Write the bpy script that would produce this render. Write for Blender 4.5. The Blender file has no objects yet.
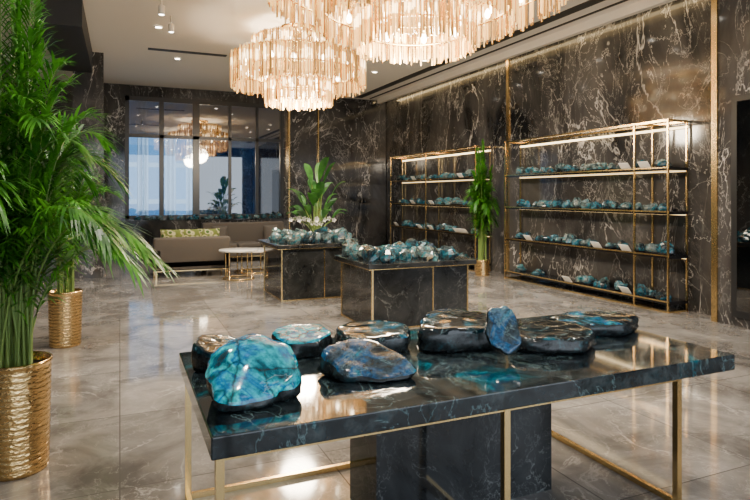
import bpy, bmesh, math, random
from mathutils import Vector, Matrix, noise
pi=math.pi
scene=bpy.context.scene
# ------------------------------------------------------------------ materials
def newmat(name):
    m=bpy.data.materials.new(name); m.use_nodes=True
    nt=m.node_tree; b=nt.nodes.get('Principled BSDF')
    return m,nt,b
def simple(name,col,rough=.5,metal=0.,emit=None,es=0.,coat=0.,spec=None):
    m,nt,b=newmat(name)
    b.inputs['Base Color'].default_value=(*col,1); b.inputs['Roughness'].default_value=rough
    b.inputs['Metallic'].default_value=metal
    if emit: b.inputs['Emission Color'].default_value=(*emit,1); b.inputs['Emission Strength'].default_value=es
    if coat: b.inputs['Coat Weight'].default_value=coat
    return m
def N(nt,t,**k):
    n=nt.nodes.new(t)
    for a,v in k.items():
        if a in n.inputs: n.inputs[a].default_value=v
        else: setattr(n,a,v)
    return n
def ramp(nt,stops,interp='LINEAR'):
    r=nt.nodes.new('ShaderNodeValToRGB'); e=r.color_ramp.elements; r.color_ramp.interpolation=interp
    while len(e)<len(stops): e.new(.5)
    for i,(p,c) in enumerate(stops):
        e[i].position=p; e[i].color=(c if len(c)==4 else (*c,1))
    return r
def math_(nt,op,a,b=None):
    n=nt.nodes.new('ShaderNodeMath'); n.operation=op
    for i,x in enumerate((a,b)):
        if x is None: continue
        if isinstance(x,(int,float)): n.inputs[i].default_value=x
        else: nt.links.new(x,n.inputs[i])
    return n.outputs[0]
def mixc(nt,f,a,b,bt='MIX'):
    n=nt.nodes.new('ShaderNodeMix'); n.data_type='RGBA'; n.blend_type=bt
    for i,x in ((0,f),(6,a),(7,b)):
        if isinstance(x,(int,float)): n.inputs[i].default_value=x
        elif isinstance(x,tuple): n.inputs[i].default_value=(*x,1)
        else: nt.links.new(x,n.inputs[i])
    return n.outputs[2]
def coords(nt,rnd=False,stretch=(1,1,1),rot=(0,0,0)):
    tc=nt.nodes.new('ShaderNodeTexCoord'); mp=nt.nodes.new('ShaderNodeMapping')
    nt.links.new(tc.outputs['Object'],mp.inputs[0]); mp.inputs['Scale'].default_value=stretch
    mp.inputs['Rotation'].default_value=rot
    if rnd:
        oi=nt.nodes.new('ShaderNodeObjectInfo')
        c=nt.nodes.new('ShaderNodeCombineXYZ')
        v=math_(nt,'MULTIPLY',oi.outputs['Random'],37.)
        for i in range(3): nt.links.new(v,c.inputs[i])
        nt.links.new(c.outputs[0],mp.inputs['Location'])
    return mp.outputs[0]
def vein(nt,co,scale,width,dist=1.2,detail=6,rough=.6):
    n=N(nt,'ShaderNodeTexNoise',Scale=scale,Detail=detail,Distortion=dist,Roughness=rough)
    nt.links.new(co,n.inputs['Vector'])
    d=math_(nt,'ABSOLUTE',math_(nt,'SUBTRACT',n.outputs[0],.5))
    v=math_(nt,'SUBTRACT',1.,math_(nt,'DIVIDE',d,width))
    return math_(nt,'MAXIMUM',v,0.)
def marble(name,dark,mid,veinc,scale=1.,rough=.1,vw=.012,vs=.7,stretch=(1,1,1),rot=(0,0,0),tile=None,grout=(.2,.18,.16),coat=0.,dist=.6):
    m,nt,b=newmat(name); co=coords(nt,stretch=stretch,rot=rot)
    n=N(nt,'ShaderNodeTexNoise',Scale=scale*.9,Detail=8.,Distortion=.8,Roughness=.62); nt.links.new(co,n.inputs['Vector'])
    r=ramp(nt,[(.35,dark),(.7,mid)]); nt.links.new(n.outputs[0],r.inputs[0])
    v1=vein(nt,co,scale*.7,vw,dist); v2=vein(nt,co,scale*1.9,vw*.8,dist*1.5); v3=vein(nt,co,scale*1.15,vw*.6,dist*1.2,8,.7)
    mask=N(nt,'ShaderNodeTexNoise',Scale=scale*.6,Detail=2.); nt.links.new(co,mask.inputs['Vector'])
    mk=ramp(nt,[(.42,(0,0,0)),(.62,(1,1,1))]); nt.links.new(mask.outputs[0],mk.inputs[0])
    mask2=N(nt,'ShaderNodeTexNoise',Scale=scale*1.3,Detail=3.); nt.links.new(co,mask2.inputs['Vector'])
    mk2=ramp(nt,[(.40,(.1,.1,.1)),(.60,(1,1,1))]); nt.links.new(mask2.outputs[0],mk2.inputs[0])
    v2=math_(nt,'MULTIPLY',v2,mk.outputs[0]); v1=math_(nt,'MULTIPLY',math_(nt,'MAXIMUM',v1,v3),mk2.outputs[0])
    v=math_(nt,'MULTIPLY',math_(nt,'MAXIMUM',v1,math_(nt,'MULTIPLY',v2,.7)),vs)
    c=mixc(nt,v,r.outputs[0],veinc)
    if tile:
        tc=nt.nodes.new('ShaderNodeTexCoord')
        br=N(nt,'ShaderNodeTexBrick',Scale=1.); br.offset=0.
        br.inputs['Brick Width'].default_value=tile; br.inputs['Row Height'].default_value=tile
        br.inputs['Mortar Size'].default_value=.004; br.inputs['Bias'].default_value=0
        br.inputs['Color1'].default_value=(.74,.74,.74,1); br.inputs['Color2'].default_value=(1.,1.,1.,1); br.inputs['Mortar'].default_value=(.9,.9,.9,1)
        nt.links.new(tc.outputs['Object'],br.inputs['Vector'])
        c=mixc(nt,1.,c,br.outputs['Color'],'MULTIPLY')
        c=mixc(nt,br.outputs['Fac'],c,grout)
    nt.links.new(c,b.inputs['Base Color'])
    b.inputs['Roughness'].default_value=rough
    if coat: b.inputs['Coat Weight'].default_value=coat; b.inputs['Coat Roughness'].default_value=.03
    return m
def labradorite(name,st,scale=3.,rough=.12,cracks=.6,rnd=True,crackc=(.004,.012,.015),veinc=(.20,.34,.36),vs=.35,dist=1.6,coat=.25,em=0.):
    m,nt,b=newmat(name); co=coords(nt,rnd=rnd)
    n=N(nt,'ShaderNodeTexNoise',Scale=scale,Detail=6.,Distortion=dist,Roughness=.55); nt.links.new(co,n.inputs['Vector'])
    r=ramp(nt,st); nt.links.new(n.outputs[0],r.inputs[0])
    vo=N(nt,'ShaderNodeTexVoronoi',Scale=scale*2.,feature='DISTANCE_TO_EDGE'); 
    dn=N(nt,'ShaderNodeTexNoise',Scale=scale*2,Detail=3.); nt.links.new(co,dn.inputs['Vector'])
    dd=nt.nodes.new('ShaderNodeVectorMath'); dd.operation='MULTIPLY_ADD'; dd.inputs[1].default_value=(.2,.2,.2)
    nt.links.new(dn.outputs['Color'],dd.inputs[0]); nt.links.new(co,dd.inputs[2]); nt.links.new(dd.outputs[0],vo.inputs['Vector'])
    cr=ramp(nt,[(0.,(1,1,1)),(.06,(0,0,0))]); nt.links.new(vo.outputs['Distance'],cr.inputs[0])
    fine=N(nt,'ShaderNodeTexNoise',Scale=scale*9,Detail=5.,Roughness=.7); nt.links.new(co,fine.inputs['Vector'])
    fr_=ramp(nt,[(.32,(.25,.25,.25)),(.62,(1.1,1.1,1.1))]); nt.links.new(fine.outputs[0],fr_.inputs[0])
    c=mixc(nt,1.,r.outputs[0],fr_.outputs[0],'MULTIPLY')
    c=mixc(nt,math_(nt,'MULTIPLY',cr.outputs[0],cracks),c,crackc)
    v=vein(nt,co,scale*1.2,.008,1.)
    c=mixc(nt,math_(nt,'MULTIPLY',v,vs),c,veinc)
    nt.links.new(c,b.inputs['Base Color']); b.inputs['Roughness'].default_value=rough
    b.inputs['Coat Weight'].default_value=coat; b.inputs['Coat Roughness'].default_value=.03
    if em: nt.links.new(c,b.inputs['Emission Color']); b.inputs['Emission Strength'].default_value=em  # iridescent flash put in as emission of the stone's own colour
    return m
M={}
M['wall']=marble('dark_marble_wall',(.010,.0105,.012),(.095,.092,.092),(.72,.70,.68),scale=.85,rough=.09,vw=.007,vs=.75,stretch=(1,1,.55),rot=(.5,.2,.3))
M['floor']=marble('grey_marble_tile',(.135,.128,.122),(.38,.362,.345),(.64,.62,.60),scale=1.7,rough=.075,vw=.013,vs=.5,tile=1.2,grout=(.10,.095,.09))
M['black']=marble('black_marble',(.008,.009,.010),(.045,.048,.05),(.3,.32,.31),scale=2.5,rough=.07,vw=.006,vs=.5)
M['shelf']=simple('dark_glass_shelf',(.014,.014,.016),.1)
M['gold']=simple('brushed_brass',(.86,.62,.28),.22,1.)
M['ceil']=simple('cream_plaster',(.76,.71,.63),.8)
M['slot']=simple('dark_slot',(.03,.028,.025),.6)
M['dark']=simple('charcoal_paint',(.02,.02,.02),.5)
M['frame']=simple('window_frame_black',(.015,.016,.018),.3)
M['led']=simple('warm_led',(1,.85,.6),.5,emit=(1,.74,.38),es=7)
M['shelf_glow']=simple('added_shelf_glow',(1,.85,.6),.5,emit=(1,.68,.30),es=2.5)
M['down']=simple('downlight_lens',(1,.95,.85),.5,emit=(1,.92,.8),es=30)
def rimmat():
    m,nt,b=newmat('stone_rough_rim'); co=coords(nt,rnd=True)
    n=N(nt,'ShaderNodeTexNoise',Scale=16.,Detail=8.,Roughness=.7); nt.links.new(co,n.inputs['Vector'])
    r=ramp(nt,[(.35,(.006,.008,.009)),(.55,(.02,.026,.028)),(.68,(.02,.07,.085)),(.78,(.13,.16,.16))]); nt.links.new(n.outputs[0],r.inputs[0]); nt.links.new(r.outputs[0],b.inputs['Base Color'])
    b.inputs['Roughness'].default_value=.18
    bp=nt.nodes.new('ShaderNodeBump'); bp.inputs['Strength'].default_value=.5; bp.inputs['Distance'].default_value=.01
    nt.links.new(n.outputs[0],bp.inputs['Height']); nt.links.new(bp.outputs[0],b.inputs['Normal']); return m
M['rim']=rimmat()
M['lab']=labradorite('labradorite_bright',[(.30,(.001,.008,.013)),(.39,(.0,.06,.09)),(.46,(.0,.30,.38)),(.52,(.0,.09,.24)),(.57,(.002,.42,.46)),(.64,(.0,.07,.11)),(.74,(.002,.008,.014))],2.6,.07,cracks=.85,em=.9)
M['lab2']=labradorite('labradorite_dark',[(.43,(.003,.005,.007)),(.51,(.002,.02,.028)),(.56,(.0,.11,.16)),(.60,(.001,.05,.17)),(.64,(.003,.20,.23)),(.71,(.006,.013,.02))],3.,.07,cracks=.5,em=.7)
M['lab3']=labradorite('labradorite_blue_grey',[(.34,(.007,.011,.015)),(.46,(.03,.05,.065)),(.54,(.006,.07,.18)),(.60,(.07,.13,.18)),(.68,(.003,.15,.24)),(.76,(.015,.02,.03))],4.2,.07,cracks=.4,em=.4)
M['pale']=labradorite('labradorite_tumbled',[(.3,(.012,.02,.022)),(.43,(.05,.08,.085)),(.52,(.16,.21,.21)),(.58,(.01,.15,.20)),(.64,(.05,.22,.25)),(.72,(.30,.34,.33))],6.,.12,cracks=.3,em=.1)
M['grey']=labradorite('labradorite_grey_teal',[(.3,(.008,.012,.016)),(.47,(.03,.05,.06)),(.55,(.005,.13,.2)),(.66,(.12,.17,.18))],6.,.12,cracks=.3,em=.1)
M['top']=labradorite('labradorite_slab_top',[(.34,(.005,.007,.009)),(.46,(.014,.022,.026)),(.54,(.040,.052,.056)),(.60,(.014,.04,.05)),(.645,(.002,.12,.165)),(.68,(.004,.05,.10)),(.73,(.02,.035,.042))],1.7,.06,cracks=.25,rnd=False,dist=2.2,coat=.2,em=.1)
M['sofa']=simple('taupe_upholstery',(.075,.064,.054),.85)
M['white']=simple('white_marble_top',(.75,.73,.7),.15)
M['stem']=simple('palm_stem',(.18,.28,.06),.5)
M['soil']=simple('soil',(.03,.02,.015),.95)
M['card']=simple('price_card',(.85,.85,.83),.5)
M['flower']=simple('orchid_petals',(.85,.83,.8),.5)
def leafmat(name,a,b_):
    m,nt,b=newmat(name); tc=nt.nodes.new('ShaderNodeTexCoord')
    n=N(nt,'ShaderNodeTexNoise',Scale=7.,Detail=3.); nt.links.new(tc.outputs['Object'],n.inputs['Vector'])
    r=ramp(nt,[(.35,a),(.65,b_)]); nt.links.new(n.outputs[0],r.inputs[0]); nt.links.new(r.outputs[0],b.inputs['Base Color'])
    b.inputs['Roughness'].default_value=.35
    tr=nt.nodes.new('ShaderNodeBsdfTranslucent'); nt.links.new(r.outputs[0],tr.inputs[0])
    mx=nt.nodes.new('ShaderNodeMixShader'); mx.inputs[0].default_value=.3
    nt.links.new(b.outputs[0],mx.inputs[1]); nt.links.new(tr.outputs[0],mx.inputs[2])
    nt.links.new(mx.outputs[0],nt.nodes['Material Output'].inputs[0]); return m
M['leaf']=leafmat('palm_leaf',(.014,.10,.008),(.10,.36,.022))
M['leafd']=leafmat('broad_leaf',(.012,.07,.010),(.05,.18,.025))
def hammered():
    m,nt,b=newmat('hammered_brass'); b.inputs['Base Color'].default_value=(.83,.56,.24,1); b.inputs['Metallic'].default_value=1; b.inputs['Roughness'].default_value=.2
    co=coords(nt,stretch=(1,1,1.8)); v=N(nt,'ShaderNodeTexVoronoi',Scale=42.); nt.links.new(co,v.inputs['Vector'])
    bp=nt.nodes.new('ShaderNodeBump'); bp.inputs['Strength'].default_value=.45; bp.inputs['Distance'].default_value=.006
    nt.links.new(v.outputs['Distance'],bp.inputs['Height']); nt.links.new(bp.outputs[0],b.inputs['Normal']); return m
M['ham']=hammered()
def pattern():
    m,nt,b=newmat('leaf_print_fabric'); co=coords(nt); v=N(nt,'ShaderNodeTexVoronoi',Scale=9.); nt.links.new(co,v.inputs['Vector'])
    r=ramp(nt,[(.3,(.03,.08,.01)),(.42,(.5,.46,.25)),(.6,(.10,.13,.02))]); nt.links.new(v.outputs['Distance'],r.inputs[0])
    nt.links.new(r.outputs[0],b.inputs['Base Color']); b.inputs['Roughness'].default_value=.85; return m
M['print']=pattern()
def glassmat(name,tint,refl):
    m=bpy.data.materials.new(name); m.use_nodes=True; nt=m.node_tree; nt.nodes.clear()
    o=nt.nodes.new('ShaderNodeOutputMaterial'); t=nt.nodes.new('ShaderNodeBsdfTransparent'); t.inputs[0].default_value=(*tint,1)
    g=nt.nodes.new('ShaderNodeBsdfGlossy'); g.inputs['Roughness'].default_value=.02; g.inputs[0].default_value=(1,1,1,1)
    mx=nt.nodes.new('ShaderNodeMixShader'); mx.inputs[0].default_value=refl
    nt.links.new(t.outputs[0],mx.inputs[1]); nt.links.new(g.outputs[0],mx.inputs[2]); nt.links.new(mx.outputs[0],o.inputs[0]); return m
M['glass']=glassmat('tinted_glass',(.66,.76,.84),.10)
M['glassm']=glassmat('blue_tinted_glass',(.11,.16,.21),.18)
M['glassd']=glassmat('smoked_glass',(.035,.06,.09),.2)
def curtain():
    m=bpy.data.materials.new('sheer_curtain'); m.use_nodes=True; nt=m.node_tree; nt.nodes.clear()
    o=nt.nodes.new('ShaderNodeOutputMaterial'); t=nt.nodes.new('ShaderNodeBsdfTranslucent'); t.inputs[0].default_value=(.9,.95,.98,1)
    d=nt.nodes.new('ShaderNodeBsdfTransparent'); d.inputs[0].default_value=(.9,.95,1,1)
    mx=nt.nodes.new('ShaderNodeMixShader'); mx.inputs[0].default_value=.15
    nt.links.new(t.outputs[0],mx.inputs[1]); nt.links.new(d.outputs[0],mx.inputs[2]); nt.links.new(mx.outputs[0],o.inputs[0]); return m
M['curtain']=curtain()
def citymat():
    m,nt,b=newmat('opposite_facade'); co=coords(nt,rot=(pi/2,0,0))
    br=N(nt,'ShaderNodeTexBrick',Scale=1.); br.offset=0.; br.inputs['Brick Width'].default_value=.9; br.inputs['Row Height'].default_value=1.4; br.inputs['Mortar Size'].default_value=.09
    br.inputs['Color1'].default_value=(.06,.20,.38,1); br.inputs['Color2'].default_value=(.20,.42,.62,1); br.inputs['Mortar'].default_value=(.5,.6,.66,1)
    nt.links.new(co,br.inputs['Vector'])
    nt.links.new(br.outputs['Color'],b.inputs['Base Color']); b.inputs['Roughness'].default_value=.5; return m
M['city']=citymat()
M['rodA']=simple('crystal_rod_lit',(.55,.36,.14),.15,emit=(1,.56,.17),es=1.9)  # rods: bulb glow and glints in the crystal put in as emission
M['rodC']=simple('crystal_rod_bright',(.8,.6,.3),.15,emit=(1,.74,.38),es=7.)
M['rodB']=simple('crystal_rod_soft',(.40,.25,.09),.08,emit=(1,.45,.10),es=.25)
M['bulb']=simple('lamp_bulb',(1,.9,.7),.5,emit=(1,.82,.55),es=40.)
# ------------------------------------------------------------------ builder
class B:
    def __init__(s): s.v=[];s.f=[];s.m=[];s.s=[];s.mats=[]
    def mi(s,k):
        m=M[k]
        if m not in s.mats: s.mats.append(m)
        return s.mats.index(m)
    def add(s,vs,fs,k,smooth=False,T=None):
        o=len(s.v); i=s.mi(k)
        if T is not None: vs=[T@Vector(p) for p in vs]
        s.v.extend([tuple(p) for p in vs])
        for f in fs: s.f.append([o+j for j in f]); s.m.append(i); s.s.append(smooth)
    def box(s,x0,x1,y0,y1,z0,z1,k,T=None):
        vs=[(x,y,z) for z in (z0,z1) for y in (y0,y1) for x in (x0,x1)]
        s.add(vs,[(0,2,3,1),(4,5,7,6),(0,1,5,4),(2,6,7,3),(0,4,6,2),(1,3,7,5)],k,False,T)
    def rbox(s,x0,x1,y0,y1,z0,z1,k,r=.03,seg=3,T=None):
        bm=bmesh.new(); bmesh.ops.create_cube(bm,size=1)
        for v in bm.verts: v.co=Vector(((x0+x1)/2+v.co.x*(x1-x0),(y0+y1)/2+v.co.y*(y1-y0),(z0+z1)/2+v.co.z*(z1-z0)))
        bmesh.ops.bevel(bm,geom=bm.edges[:],offset=r,segments=seg,affect='EDGES',profile=.5)
        bm.verts.index_update()
        s.add([v.co.copy() for v in bm.verts],[[v.index for v in f.verts] for f in bm.faces],k,r>.015,T); bm.free()
    def lathe(s,cx,cy,prof,n,k,smooth=True,capb=True,capt=False,T=None):
        vs=[];fs=[]
        for r,z in prof:
            for i in range(n):
                a=2*pi*i/n; vs.append((cx+r*math.cos(a),cy+r*math.sin(a),z))
        for j in range(len(prof)-1):
            for i in range(n):
                fs.append((j*n+i,j*n+(i+1)%n,(j+1)*n+(i+1)%n,(j+1)*n+i))
        if capb: fs.append(list(range(n))[::-1])
        if capt: fs.append([(len(prof)-1)*n+i for i in range(n)])
        s.add(vs,fs,k,smooth,T)
    def tube(s,pts,rad,k,n=6,closed=False,smooth=True):
        pts=[Vector(p) for p in pts]; L=len(pts); vs=[];fs=[]
        if not isinstance(rad,(list,tuple)): rad=[rad]*L
        for i,p in enumerate(pts):
            if closed: t=pts[(i+1)%L]-pts[i-1]
            else: t=pts[min(i+1,L-1)]-pts[max(i-1,0)]
            t.normalize(); up=Vector((0,0,1)) if abs(t.z)<.95 else Vector((1,0,0))
            a=t.cross(up).normalized(); b=a.cross(t)
            for j in range(n):
                q=2*pi*j/n; vs.append(p+(a*math.cos(q)+b*math.sin(q))*rad[i])
        for i in range(L if closed else L-1):
            i2=(i+1)%L
            for j in range(n): fs.append((i*n+j,i*n+(j+1)%n,i2*n+(j+1)%n,i2*n+j))
        if not closed: fs.append(list(range(n))); fs.append([(L-1)*n+j for j in range(n)][::-1])
        s.add(vs,fs,k,smooth)
    def finish(s,name,origin=(0,0,0),bevel=0):
        me=bpy.data.meshes.new(name); o=Vector(origin)
        me.from_pydata([tuple(Vector(p)-o) for p in s.v],[],s.f)
        for m in s.mats: me.materials.append(m)
        me.polygons.foreach_set('material_index',s.m); me.polygons.foreach_set('use_smooth',s.s); me.update()
        ob=bpy.data.objects.new(name,me); ob.location=o; scene.collection.objects.link(ob)
        return ob
def rbx(name,*a,**k):
    b=B(); b.box(*a); return b.finish(name,(0,0,0))
# ------------------------------------------------------------------ room
H=4.5; XL,XR,YF,YB=-2.2,7.42,-3.0,16.5
rbx('floor',XL-.2,XR+.2,YF-.2,YB+.9,-.1,0,'floor')
rbx('ceiling',XL-.2,XR+.2,YF-.2,YB+.9,H,H+.1,'ceil')
rbx('wall_right',XR,XR+.2,YF-.2,YB+.9,0,H,'wall')
rbx('wall_left',XL-.2,XL,YF-.2,YB+.9,0,H,'wall')
wx0,wx1,wz0,wz1=.12,4.3,1.02,4.22
b=B()
b.box(XL,wx0,YB,YB+.8,0,H,'wall'); b.box(wx1,XR,YB,YB+.8,0,H,'wall')
b.box(wx0,wx1,YB,YB+.8,0,wz0,'wall'); b.box(wx0,wx1,YB,YB+.8,wz1,H,'wall')
b.finish('wall_back')
b=B()
b.box(XL,-1.6,YF-.2,YF,0,H,'wall'); b.box(6.9,XR,YF-.2,YF,0,H,'wall'); b.box(-1.6,6.9,YF-.2,YF,0,.15,'wall'); b.box(-1.6,6.9,YF-.2,YF,4.0,H,'wall')
b.finish('wall_front')
b=B()
for x in (-1.6,1.2,4.05,6.84): b.box(x,x+.06,YF-.13,YF-.07,.15,4.0,'frame')
b.box(-1.6,6.9,YF-.13,YF-.07,.15,.21,'frame'); b.box(-1.6,6.9,YF-.13,YF-.07,3.94,4.0,'frame'); b.finish('window_2')
b=B()
b.box(4.45,5.25,YB-.14,YB,0,H,'wall'); b.box(5.3,7.40,YB-.22,YB,0,H,'wall')
b.finish('wall_panel_back')
b=B()
b.box(4.40,4.44,YB-.16,YB,0,H,'gold'); b.box(5.26,5.29,YB-.2,YB-.001,0,H,'gold'); b.finish('trim_1')
b=B()
def fr(x0,x1,z0,z1): b.box(x0,x1,YB+.02,YB+.12,z0,z1,'frame')
fr(wx0,wx1,wz0,wz0+.1); fr(wx0,wx1,wz1-.12,wz1); fr(wx0,wx0+.1,wz0,wz1); fr(wx1-.1,wx1,wz0,wz1)
for x in (.95,): fr(x,x+.12,wz0+.1,wz1-.1)
fr(1.80,1.98,wz0+.1,wz1-.1)
for x in (2.75,3.50): fr(x,x+.08,wz0+.1,wz1-.1)
fr(wx0+.1,wx1-.1,3.15,3.24)
b.box(wx0+.1,.95,YB+.06,YB+.07,wz0+.1,3.15,'glass'); b.box(1.07,1.80,YB+.06,YB+.07,wz0+.1,3.15,'glass')
b.box(wx0+.1,1.8,YB+.06,YB+.07,3.24,wz1-.1,'glassm')
b.box(1.98,wx1-.1,YB+.06,YB+.07,3.24,wz1-.1,'glassd')
b.box(1.98,3.5,YB+.06,YB+.07,wz0+.1,3.15,'glassm'); b.box(3.58,wx1-.1,YB+.06,YB+.07,wz0+.1,3.15,'glassd')
b.finish('window_1')
b=B()
for (x0,x1) in ((.42,.70),(1.12,1.4),(1.66,1.85),(2.3,2.6),(3.1,3.3)):
    n=60; vs=[];fs=[]
    for i in range(n+1):
        t=i/n; x=x0+(x1-x0)*t; y=YB+.38+.05*math.sin(t*2*pi*(x1-x0)*9)
        vs+= [(x,y,wz0+.01),(x,y,4.2)]
    for i in range(n): fs.append((2*i,2*i+2,2*i+3,2*i+1))
    b.add(vs,fs,'curtain',True)
b.finish('sheer_curtains')
rbx('street_facade',-8,14,24,24.3,-.1,9,'city')
b=B(); b.rbox(wx0-.1,wx1+.05,YB-.4,YB-.001,0,.98,'wall',.01); b.box(wx0-.1,wx1+.05,YB-.42,YB-.001,.98,1.01,'black'); b.finish('window_sill_ledge',(2.2,YB-.2,0))
b=B(); b.box(7.12,XR,2.2,5.33,0,H,'wall'); b.finish('wall_pier_right')
b=B(); b.box(7.095,7.12,5.25,5.33,0,H,'gold'); b.box(XR-.03,XR,10.12,10.2,0,H,'gold')
b.finish('trim_2')
b=B(); b.box(7.085,7.12,3.6,5.05,.12,2.9,'frame'); b.box(7.08,7.086,3.68,4.97,.2,2.82,'glassm'); b.finish('wall_mirror',(7.1,4.2,.12))
b=B(); b.box(-.85,-.3,13,13.5,0,H-.001,'wall'); b.finish('column',(-.6,13.2,0))
b=B(); b.box(-1.1,-.5,9.5,12.99,4.08,H-.001,'dark'); b.finish('ceiling_beam')
b=B()
b.box(6.3,6.5,1,16,H-.012,H-.001,'slot'); b.box(6.75,6.79,1,16,H-.02,H-.001,'slot')
b.box(.3,1.7,7.4,7.5,H-.012,H-.001,'slot'); b.box(.5,2.0,12.2,12.35,H-.012,H-.001,'slot')
b.finish('ceiling_air_diffuser')
b=B(); b.box(7.0,7.1,5.6,16,H-.14,H-.001,'ceil'); b.box(7.11,7.2,5.6,16,H-.03,H-.001,'led'); b.finish('cove_light_strip')
def downlight(x,y,w=45):
    b=B(); b.lathe(x,y,[(.075,H-.001),(.075,H-.02),(.055,H-.02)],16,'ceil',capb=False); b.lathe(x,y,[(.055,H-.012),(.001,H-.012)],16,'down',capb=False)
    b.finish('recessed_downlight',(x,y,H-.02))
    l=bpy.data.lights.new('downlight_lamp','SPOT'); l.energy=w; l.spot_size=math.radians(105); l.spot_blend=.8; l.shadow_soft_size=.06; l.color=(1,.91,.78)
    o=bpy.data.objects.new('downlight_lamp',l); o.location=(x,y,H-.05); scene.collection.objects.link(o)
for x,y in [(.2,4),(.3,8.3),(.6,10.6),(1.1,12.9),(4.6,3),(5.4,6.5),(5.6,9.5),(5.4,12.5),(2.9,13.3),(1.0,2.2),(2.8,1.5),(5.9,4.0),(4.6,14.6),(-.9,6.2),(-.2,6.9),(4.9,8.2),(3.6,12.1),(5.9,7.9),(5.9,11.0)]:
    downlight(x,y,200)
for (x,y) in ((.55,9.0),(.75,9.9)):
    b=B(); b.lathe(x,y,[(.012,H-.001),(.012,H-.12)],8,'ceil',capb=False); b.lathe(x,y,[(.03,H-.12),(.045,H-.13),(.045,H-.26),(.038,H-.26)],16,'ceil'); b.lathe(x,y,[(.038,H-.255),(.001,H-.255)],16,'down',capb=False)
    b.finish('ceiling_spotlight',(x,y,H-.26))
# ------------------------------------------------------------------ chandeliers
def chandelier(x,y,tiers,seed,watt):
    R=random.Random(seed); b=B()
    for (r,z0,z1,n) in tiers:
        for k in range(n):
            a=2*pi*(k+R.uniform(-.3,.3))/n; rr=r*(1+R.uniform(-.05,.03)); px,py=x+rr*math.cos(a),y+rr*math.sin(a)
            zz0=z0+R.uniform(-.03,.06); zz1=z1+R.uniform(-.02,.02)
            w=R.uniform(.005,.009); T=Matrix.Translation((px,py,0))@Matrix.Rotation(a+R.uniform(-.4,.4),4,'Z')
            k2=R.choices(['rodA','rodB','gold'],[.42,.34,.24])[0]
            zm=zz0+(zz1-zz0)*R.uniform(.48,.6); zn=zz0+(zz1-zz0)*R.uniform(.76,.88)
            b.box(-w,w,-w,w,zz0,zm,k2,T); b.box(-w,w,-w,w,zm,zn,'rodC' if k2=='rodA' else k2,T); b.box(-w,w,-w,w,zn,zz1,k2,T)
        for zr in (z1,z0+(z1-z0)*.5):
            rr=r-.05
            b.tube([(x+rr*math.cos(2*pi*i/48),y+rr*math.sin(2*pi*i/48),zr) for i in range(48)],.012,'gold',6,True)
        for i in range(4):
            a=pi/2*i+.4; b.tube([(x,y,H-.08),(x+(r-.05)*math.cos(a),y+(r-.05)*math.sin(a),z1)],.006,'gold',4)
        nb=max(6,int(r*12))
        for i in range(nb):
            a=2*pi*i/nb; q=r-.14; px,py=x+q*math.cos(a),y+q*math.sin(a); zc=z0+(z1-z0)*.6
            b.lathe(px,py,[(.002,zc-.05),(.025,zc-.035),(.033,zc),(.025,zc+.035),(.008,zc+.06)],8,'bulb')
    b.lathe(x,y,[(.3,H-.09),(.32,H-.001)],32,'gold')
    b.finish('crystal_rod_chandelier',(x,y,min(t[1] for t in tiers)))
    l=bpy.data.lights.new('chandelier_lamp','POINT'); l.energy=watt; l.shadow_soft_size=.3; l.color=(1,.85,.64)
    o=bpy.data.objects.new('chandelier_lamp',l); o.location=(x,y,min(t[1] for t in tiers)-.02); scene.collection.objects.link(o)
chandelier(2.92,5.65,[(1.52,3.64,4.15,460),(1.06,3.42,3.90,330),(.64,3.20,3.62,210)],1,460)
chandelier(2.80,9.75,[(.78,3.92,4.30,260),(1.12,3.46,4.0,340),(.56,3.18,3.6,190)],2,460)
# ------------------------------------------------------------------ shelving
def pebble(b,c,r,R,k='pale'):
    n,mm=9,5; sx,sy,sz=r*R.uniform(.8,1.3),r*R.uniform(.7,1.05),r*R.uniform(.6,1.05); ax=R.uniform(0,pi); ca,sa=math.cos(ax),math.sin(ax)
    off=Vector((R.uniform(0,50),R.uniform(0,50),R.uniform(0,50))); vs=[];fs=[]
    def pt(d):
        q=1+.55*noise.noise(d*1.3+off); z=max(d.z*sz*q,-.5*sz); X,Y=d.x*sx*q,d.y*sy*q
        return (c[0]+X*ca-Y*sa,c[1]+X*sa+Y*ca,c[2]+z+.5*sz)
    vs.append(pt(Vector((0,0,-1))))
    for j in range(1,mm+1):
        ph=-pi/2+pi*j/(mm+1)
        for i in range(n):
            a=2*pi*i/n; vs.append(pt(Vector((math.cos(ph)*math.cos(a),math.cos(ph)*math.sin(a),math.sin(ph)))))
    vs.append(pt(Vector((0,0,1)))); L=len(vs)-1
    for i in range(n):
        fs.append((0,1+(i+1)%n,1+i)); fs.append((L,1+(mm-1)*n+i,1+(mm-1)*n+(i+1)%n))
        for j in range(mm-1): fs.append((1+j*n+i,1+j*n+(i+1)%n,1+(j+1)*n+(i+1)%n,1+(j+1)*n+i))
    b.add(vs,fs,R.choice(('pale','grey')) if k=='pale' else k,R.random()<.3)
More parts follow.
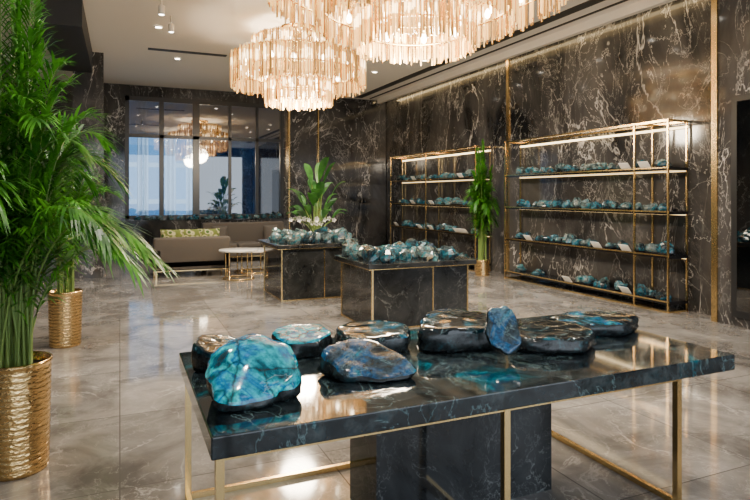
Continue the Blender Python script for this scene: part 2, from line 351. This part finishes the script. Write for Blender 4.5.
def shelving(y0,y1,posts,seed):
    b=B(); x0,x1=7.0,7.39
    lv=[.16,.80,1.42,2.04]
    for z in lv:
        b.box(x0+.015,x1,y0,y1,z-.045,z,'shelf'); b.box(x0,x0+.015,y0,y1,z-.016,z+.006,'gold')
        if z>.3: b.box(x1-.03,x1-.015,y0+.02,y1-.02,z-.06,z-.045,'shelf_glow')  # glow strip added under each shelf to brighten it
    b.box(x0,x0+.03,y0,y1,2.68,2.71,'gold'); b.box(x1-.03,x1,y0,y1,2.68,2.71,'gold'); b.box(x1-.02,x1-.005,y0,y1,2.60,2.63,'led')
    b.box(x0,x0+.03,y0,y1,.0,.025,'gold')
    for y in posts:
        for x in (x0-.005,x1-.025): b.box(x,x+.025,y-.012,y+.012,0,2.71,'gold')
        b.box(x0,x1,y-.012,y+.012,2.68,2.71,'gold'); b.box(x0,x1,y-.012,y+.012,.0,.025,'gold')
    b.finish('display_shelving',((x0+x1)/2,(y0+y1)/2,0))
    R=random.Random(seed); b=B()
    for li,z in enumerate(lv):
        y=y0+.18+R.uniform(0,.1)
        while y<y1-.15:
            r=R.uniform(.075,.115)
            if li==0 and R.random()<.3: y+=.25; continue
            if R.random()<.17:
                T=Matrix.Translation((7.07,y,z+.001))@Matrix.Rotation(-.7,4,'Y'); b.box(0,.008,-.09,.09,0,.12,'card',T); y+=.18; continue
            if R.random()<.5:
                b.rbox(7.07,7.24,y-r*.9,y+r*.9,z+.001,z+.025,'shelf',.004,1); zz=z+.026
            else: zz=z+.002
            pebble(b,(7.15+R.uniform(-.03,.03),y,zz),r,R)
            if R.random()<.7: pebble(b,(7.29,y+.06,z+.002),r*.85,R)
            y+=r*1.8+R.uniform(.01,.07)
    b.finish('labradorite_shelf_stones',(7.15,(y0+y1)/2,.16))
shelving(5.90,9.72,[5.915,6.5,9.70],3)
shelving(10.75,15.1,[10.77,13.0,15.08],4)
# ------------------------------------------------------------------ plinth tables with stone piles
def plinth(x0,x1,y0,y1,h,ov=.09):
    b=B(); b.rbox(x0,x1,y0,y1,0,h-.06,'black',.006,2); b.rbox(x0-ov,x1+ov,y0-ov,y1+ov,h-.06,h,'black',.01,2)
    g=.014
    for x in (x0,x1):
        for y in (y0,y1): b.box(x-g/2-.004,x+g/2+.004,y-g/2-.004,y+g/2+.004,0,h-.061,'gold')
    b.box(x0-.006,x1+.006,y0-.006,y1+.006,.0,.02,'gold'); b.box(x0-ov+.01,x1+ov-.01,y0-ov+.01,y1+ov-.01,h-.07,h-.061,'gold')
    xm=x0+(x1-x0)*.62; b.box(xm-.008,xm+.008,y0-.008,y0,.02,h-.08,'gold')
    b.finish('marble_display_plinth',((x0+x1)/2,(y0+y1)/2,0))
plinth(2.80,4.14,6.55,7.62,.82)
plinth(2.30,3.42,8.95,10.15,.88)
def pile(x0,x1,y0,y1,z,n,r,seed,name='labradorite_stone_pile'):
    R=random.Random(seed); b=B(); P=[]; tries=0
    while len(P)<n and tries<4000:
        tries+=1; rr=R.uniform(*r); p=(R.uniform(x0,x1),R.uniform(y0,y1))
        if all((p[0]-q[0])**2+(p[1]-q[1])**2>((rr+q[2])*.92)**2 for q in P): P.append((p[0],p[1],rr))
    for q in P:
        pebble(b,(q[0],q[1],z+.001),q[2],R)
    b.finish(name,((x0+x1)/2,(y0+y1)/2,z))
pile(2.87,4.07,6.6,7.6,.82,40,(.10,.15),5)
pile(2.38,3.36,8.98,10.1,.88,32,(.10,.155),6)
pile(.4,4.1,16.2,16.32,1.01,26,(.07,.12),7)
# ------------------------------------------------------------------ main display table
tx0,tx1,ty0,ty1,tz=.30,3.08,2.17,3.42,.78
b=B(); b.rbox(tx0,tx1,ty0,ty1,tz-.085,tz,'top',.006,2)
b.box(1.15,2.22,2.64,3.0,0,tz-.1,'black')
g=.016; zt=tz-.085
fx=[tx0+.04,1.62,2.72]; fy=[ty0+.07,ty1-.08]
for y in fy:
    for x in fx: b.box(x-g,x+g,y-g,y+g,0,zt,'gold')
    b.box(fx[0],fx[2],y-g*.8,y+g*.8,zt-.03,zt-.001,'gold'); 
b.box(fx[0],fx[1],fy[1]-g*.8,fy[1]+g*.8,.0,.03,'gold')
for x in fx:
    b.box(x-g*.8,x+g*.8,fy[0],fy[1],zt-.03,zt-.001,'gold'); b.box(x-g*.8,x+g*.8,fy[0],fy[1],0,.03,'gold')
b.finish('marble_display_table',((tx0+tx1)/2,(ty0+ty1)/2,0))
def rock(name,c,rx,ry,h,seed,ktop,tx=0,ty=0,rotz=0,T=None,sq=2.4,dome=.03,rough=.05,pj=6):
    R=random.Random(seed); n=56; b=B(); A=[(R.uniform(.03,.075),R.uniform(0,6.28)) for _ in range(6)]
    def outl(a):
        q=(abs(math.cos(a))**sq+abs(math.sin(a))**sq)**(-1/sq)
        return q*(1+sum(A[i][0]*math.cos((i+2)*a+A[i][1])/(1+.35*i) for i in range(6)))
    prof=[(.84,0),(.93,.06),(.99,.22),(1.0,.42),(1.0,.62),(.975,.80),(.945,.91),(.91,.97),(.87,1.)]+[(s_,1+dome*(1-(s_/.87)**2)) for s_ in (.75,.6,.45,.3,.15)]
    off=Vector((R.uniform(0,90),R.uniform(0,90),0)); vs=[];fs=[];ft=[]
    for j,(s_,zf) in enumerate(prof):
        for i in range(n):
            a=2*pi*i/n; q=outl(a)*s_; X,Y=math.cos(a)*q,math.sin(a)*q
            if j<9:
                k=1 if j<7 else .5
                d=1+k*(rough*1.5*noise.noise(Vector((X*2.5,Y*2.5,zf*2))+off)+rough*noise.noise(Vector((X*6,Y*6,zf*4))+off)+rough*.4*noise.noise(Vector((X*14,Y*14,zf*8))+off)); X*=d;Y*=d
            z=zf*h*(1+tx*X+ty*Y)
            if j>=8: z+=.006*noise.noise(Vector((X*3,Y*3,0))+off)
            elif j>0: z+=.006*noise.noise(Vector((X*5,Y*5,3))+off)
            vs.append((X*rx,Y*ry,max(z,0)))
    for j in range(len(prof)-1):
        for i in range(n):
            (ft if j>=pj else fs).append((j*n+i,j*n+(i+1)%n,(j+1)*n+(i+1)%n,(j+1)*n+i))
    cc=len(vs); zc=h*(1+dome); vs.append((0,0,zc)); J=(len(prof)-1)*n
    for i in range(n): ft.append((J+i,J+(i+1)%n,cc))
    Tm=Matrix.Translation(c)@(T if T is not None else Matrix.Rotation(rotz,4,'Z'))
    b.add(vs,fs,'rim',True,Tm); im=b.mi(ktop)
    for f in ft: b.f.append(list(f)); b.m.append(im); b.s.append(True)
    b.f.append(list(range(n))[::-1]); b.m.append(0); b.s.append(False)
    ob=b.finish(name,c)
Z=tz+.001
rk=lambda *a,**k: rock('polished_labradorite_stone',*a,**k)
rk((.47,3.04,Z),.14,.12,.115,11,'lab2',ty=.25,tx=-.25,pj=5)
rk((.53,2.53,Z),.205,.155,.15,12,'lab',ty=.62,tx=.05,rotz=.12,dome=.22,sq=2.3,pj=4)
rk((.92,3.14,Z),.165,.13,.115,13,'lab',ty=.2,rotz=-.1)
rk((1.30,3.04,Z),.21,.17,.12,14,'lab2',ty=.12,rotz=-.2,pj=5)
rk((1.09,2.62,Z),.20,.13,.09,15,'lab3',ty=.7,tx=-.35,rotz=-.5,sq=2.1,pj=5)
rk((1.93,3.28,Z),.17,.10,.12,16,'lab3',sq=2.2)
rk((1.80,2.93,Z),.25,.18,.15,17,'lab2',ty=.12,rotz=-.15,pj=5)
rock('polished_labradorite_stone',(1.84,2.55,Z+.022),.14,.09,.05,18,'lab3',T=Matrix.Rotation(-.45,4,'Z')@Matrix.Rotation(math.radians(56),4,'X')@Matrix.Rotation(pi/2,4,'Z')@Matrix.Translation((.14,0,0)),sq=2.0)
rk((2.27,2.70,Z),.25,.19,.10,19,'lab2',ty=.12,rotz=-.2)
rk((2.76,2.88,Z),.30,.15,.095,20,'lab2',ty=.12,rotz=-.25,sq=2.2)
# ------------------------------------------------------------------ palms
def leaflet(b,p,d,L,w,k,droop):
    d=d.normalized(); side=d.cross(Vector((0,0,1))); 
    if side.length<.1: side=Vector((1,0,0))
    side.normalize(); vs=[]
    for t,ww in ((0,.35),(.3,1.),(.65,.75),(1,0.0)):
        q=p+d*L*t+Vector((0,0,-droop*L*t*t)); 
        if ww==0: vs.append(q)
        else: vs+= [q-side*w*ww*.5,q+side*w*ww*.5]
    b.add(vs,[(0,1,3,2),(2,3,5,4),(4,5,6)],k,False)
def palm(x,y,pr,ph,hgt,spread,nf,seed,ll=.34,lw=.026,low=.42):
    R=random.Random(seed); b=B()
    prof=[(pr*.90,0),(pr*.92,.01)]
    nr=int(ph/.012)
    for i in range(nr+1):
        t=i/nr; prof.append((pr*(.93+.07*t)+.0022*math.sin(t*nr*pi*.66),.015+(ph-.04)*t))
    prof+=[(pr*1.03,ph-.02),(pr*1.03,ph),(pr*.94,ph),(pr*.92,ph-.05)]
    b.lathe(x,y,prof,56,'ham')
    b.lathe(x,y,[(pr*.93,ph-.05),(.001,ph-.045)],32,'soil',capb=False)
    for f in range(nf):
        az=f*2.39996+R.uniform(-.3,.3); lean=.3+.7*R.random() if f>nf*.25 else R.uniform(.02,.3)
        ht=hgt*(1-low*lean*R.uniform(.3,1.15)); sp=spread*lean*R.uniform(.85,1.15)
        bx,by=x+R.uniform(-1,1)*pr*.45,y+R.uniform(-1,1)*pr*.45; dx,dy=math.cos(az),math.sin(az)
        pts=[]; dr=.12+(low+.05)*lean
        for i in range(25):
            t=i/24; rr=sp*(.12*t+.88*t**2.0); z=ph-.05+ht*(1.15*t-.05*t*t)-ht*dr*t**3.0
            pts.append(Vector((bx+dx*rr,by+dy*rr,z)))
        b.tube(pts,[.010*(1-.75*i/24) for i in range(25)],'stem',5)
        st=5+int(4*R.random()); nl=36
        for i in range(nl):
            t=(st+(24-st)*i/(nl-1)); j=min(int(t),23); fr=t-j; p=pts[j].lerp(pts[j+1],fr); tan=(pts[j+1]-pts[j]).normalized()
            s=i/(nl-1); L=ll*(.55+.9*math.sin(pi*min(1,.15+s*.75)))*(1-.45*s)*R.uniform(.85,1.1)*1.1
            sv=tan.cross(Vector((0,0,1)))
            if sv.length<.15: sv=Vector((-dy,dx,0))
            sv.normalize(); up=sv.cross(tan)
            for sg in (-1,1):
                d=sv*sg*(1-.5*s)+tan*(.7+.6*s)+up*.22+Vector((R.uniform(-.1,.1),R.uniform(-.1,.1),R.uniform(-.1,.1)))
                leaflet(b,p,d,L,lw*R.uniform(.8,1.2),'leaf',R.uniform(.3,.75))
        leaflet(b,pts[-1],(pts[-1]-pts[-2]),ll*.5,lw,'leaf',.2)
    b.finish('potted_areca_palm',(x,y,0))
palm(-.57,4.12,.185,.66,2.5,.86,54,21,ll=.31,lw=.019,low=.55)
palm(-.55,7.3,.17,.6,2.0,.6,24,22)
palm(6.82,10.23,.15,.32,2.55,.36,34,23,ll=.27)
def broad(x,y):
    R=random.Random(9); b=B(); b.lathe(x,y,[(.16,0),(.2,.02),(.24,.5),(.26,.88),(.27,.9),(.24,.9),(.23,.85)],32,'black'); b.lathe(x,y,[(.235,.85),(.001,.86)],24,'soil',capb=False)
    for f in range(30):
        az=f*2.4; ln=R.uniform(.5,1.0); dx,dy=math.cos(az),math.sin(az); hh=R.uniform(.45,1.75) ; sp=R.uniform(.10,.40)*(1.4-.6*hh)
        base=Vector((x+dx*.05,y+dy*.05,.86)); tip0=base+Vector((dx*sp,dy*sp,hh*.6)); b.tube([base,base.lerp(tip0,.5)+Vector((0,0,.06)),tip0],.008,'stem',5)
        vs=[];fs=[];sd=Vector((-dy,dx,0)); n=8; L=.5*ln; W=.085
        for i in range(n+1):
            t=i/n; w=W*math.sin(pi*min(1,t*.97+.03))**.7; q=tip0+Vector((dx*L*.7*t,dy*L*.7*t,L*(.9*t-.9*t*t)+hh*.25*t)); vs+=[q-sd*w+Vector((0,0,.02)),q,q+sd*w+Vector((0,0,.02))]
        for i in range(n): fs+=[(3*i,3*i+1,3*i+4,3*i+3),(3*i+1,3*i+2,3*i+5,3*i+4)]
        b.add(vs,fs,'leafd',True)
    for s in range(5):
        a=2.3+s*.7; st=[Vector((x+math.cos(a)*.5*t**1.5,y+math.sin(a)*.5*t**1.5,.88+.6*t-.3*t**3)) for t in [i/10 for i in range(11)]]
        b.tube(st,.006,'stem',4)
        for i in range(4,11,2):
            for p in range(5):
                q=2*pi*p/5; c=st[i]; v1=Vector((math.cos(q),-.5,math.sin(q)))*.05; v2=Vector((math.cos(q+.5),-.5,math.sin(q+.5)))*.036; v3=Vector((math.cos(q-.5),-.5,math.sin(q-.5)))*.036
                b.add([c,c+v3,c+v1,c+v2],[(0,1,2,3)],'flower')
    b.finish('potted_orchid_arrangement',(x,y,0))
broad(3.50,10.95)
# ------------------------------------------------------------------ lounge
def sofa(x0,x1,y0,y1,back_front,seatz=.44,backz=.8,nseat=2):
    b=B(); bd=.2
    b.rbox(x0,x1,y0,y1,.14,.34,'sofa',.03)
    yb0,yb1=(y0,y0+bd) if back_front else (y1-bd,y1)
    b.rbox(x0,x1,yb0,yb1,.16,backz,'sofa',.05)
    b.rbox(x0,x0+.18,y0,y1,.16,.6,'sofa',.05); b.rbox(x1-.18,x1,y0,y1,.16,.6,'sofa',.05)
    ys0,ys1=(yb1+.01,y1-.01) if back_front else (y0+.01,yb0-.01)
    w=(x1-x0-.36)/nseat
    for i in range(nseat): b.rbox(x0+.18+i*w+.005,x0+.18+(i+1)*w-.005,ys0,ys1,.335,seatz+.02,'sofa',.04)
    for x in (x0+.06,x1-.06):
        for y in (y0+.06,y1-.06): b.box(x-.015,x+.015,y-.015,y+.015,0,.15,'gold')
    b.box(x0+.02,x1-.02,y0+.02,y1-.02,.125,.145,'gold')
    b.finish('lounge_sofa',((x0+x1)/2,(y0+y1)/2,0))
def pillow(c,w,k,rx,rz):
    b=B(); n=14; vs=[];fs=[]; T=Matrix.Translation(c)@Matrix.Rotation(rz,4,'Z')@Matrix.Rotation(rx,4,'X')
    for sg in (-1,1):
        for i in range(n+1):
            for j in range(n+1):
                u,v=2*i/n-1,2*j/n-1; th=.09*((1-u**4)*(1-v**4))**.5
                vs.append((u*w/2*(1-.05*(1-v*v)),sg*th,v*w/2*(1-.05*(1-u*u))))
    m_=(n+1)**2
    for q in range(2):
        for i in range(n):
            for j in range(n):
                f=[q*m_+i*(n+1)+j,q*m_+(i+1)*(n+1)+j,q*m_+(i+1)*(n+1)+j+1,q*m_+i*(n+1)+j+1]; fs.append(f if q else f[::-1])
    b.add(vs,fs,k,True,T); b.finish('throw_pillow',c)
sofa(.6,2.1,12.35,13.25,True)
for i,x in enumerate((.98,1.35,1.72)): pillow((x,12.74,.72),.46,'print',-.18,.1*(i-1))
sofa(1.9,4.0,14.6,15.5,False,backz=.95,nseat=3)
for x in (2.3,3.6): pillow((x,15.12,.68),.4,'sofa',-.2,0)
def coffee(x,y,r,h):
    b=B(); b.lathe(x,y,[(r*.98,h-.035),(r,h-.03),(r,h-.006),(r*.98,h),(.001,h)],40,'white')
    for i in range(4):
        a=pi/4+pi/2*i; q=r*.8; b.tube([(x+q*math.cos(a),y+q*math.sin(a),0),(x+q*math.cos(a),y+q*math.sin(a),h-.036)],.012,'gold',8)
    b.tube([(x+r*.8*math.cos(2*pi*i/32),y+r*.8*math.sin(2*pi*i/32),.013) for i in range(32)],.012,'gold',6,True)
    b.finish('round_coffee_table',(x,y,0))
coffee(2.15,11.75,.38,.58); coffee(2.6,12.7,.45,.48)
# ------------------------------------------------------------------ world, camera
w=bpy.data.worlds.new('daylight'); scene.world=w; w.use_nodes=True
bg=w.node_tree.nodes['Background']; bg.inputs[0].default_value=(.78,.88,1,1); bg.inputs[1].default_value=3.2
cam=bpy.data.cameras.new('camera'); co=bpy.data.objects.new('camera',cam); scene.collection.objects.link(co)
co.location=(0,0,1.65); co.rotation_euler=(pi/2,0,-math.radians(23.4)); cam.sensor_width=36; cam.lens=28.3; cam.shift_y=-55/750; cam.clip_start=.05
scene.camera=co
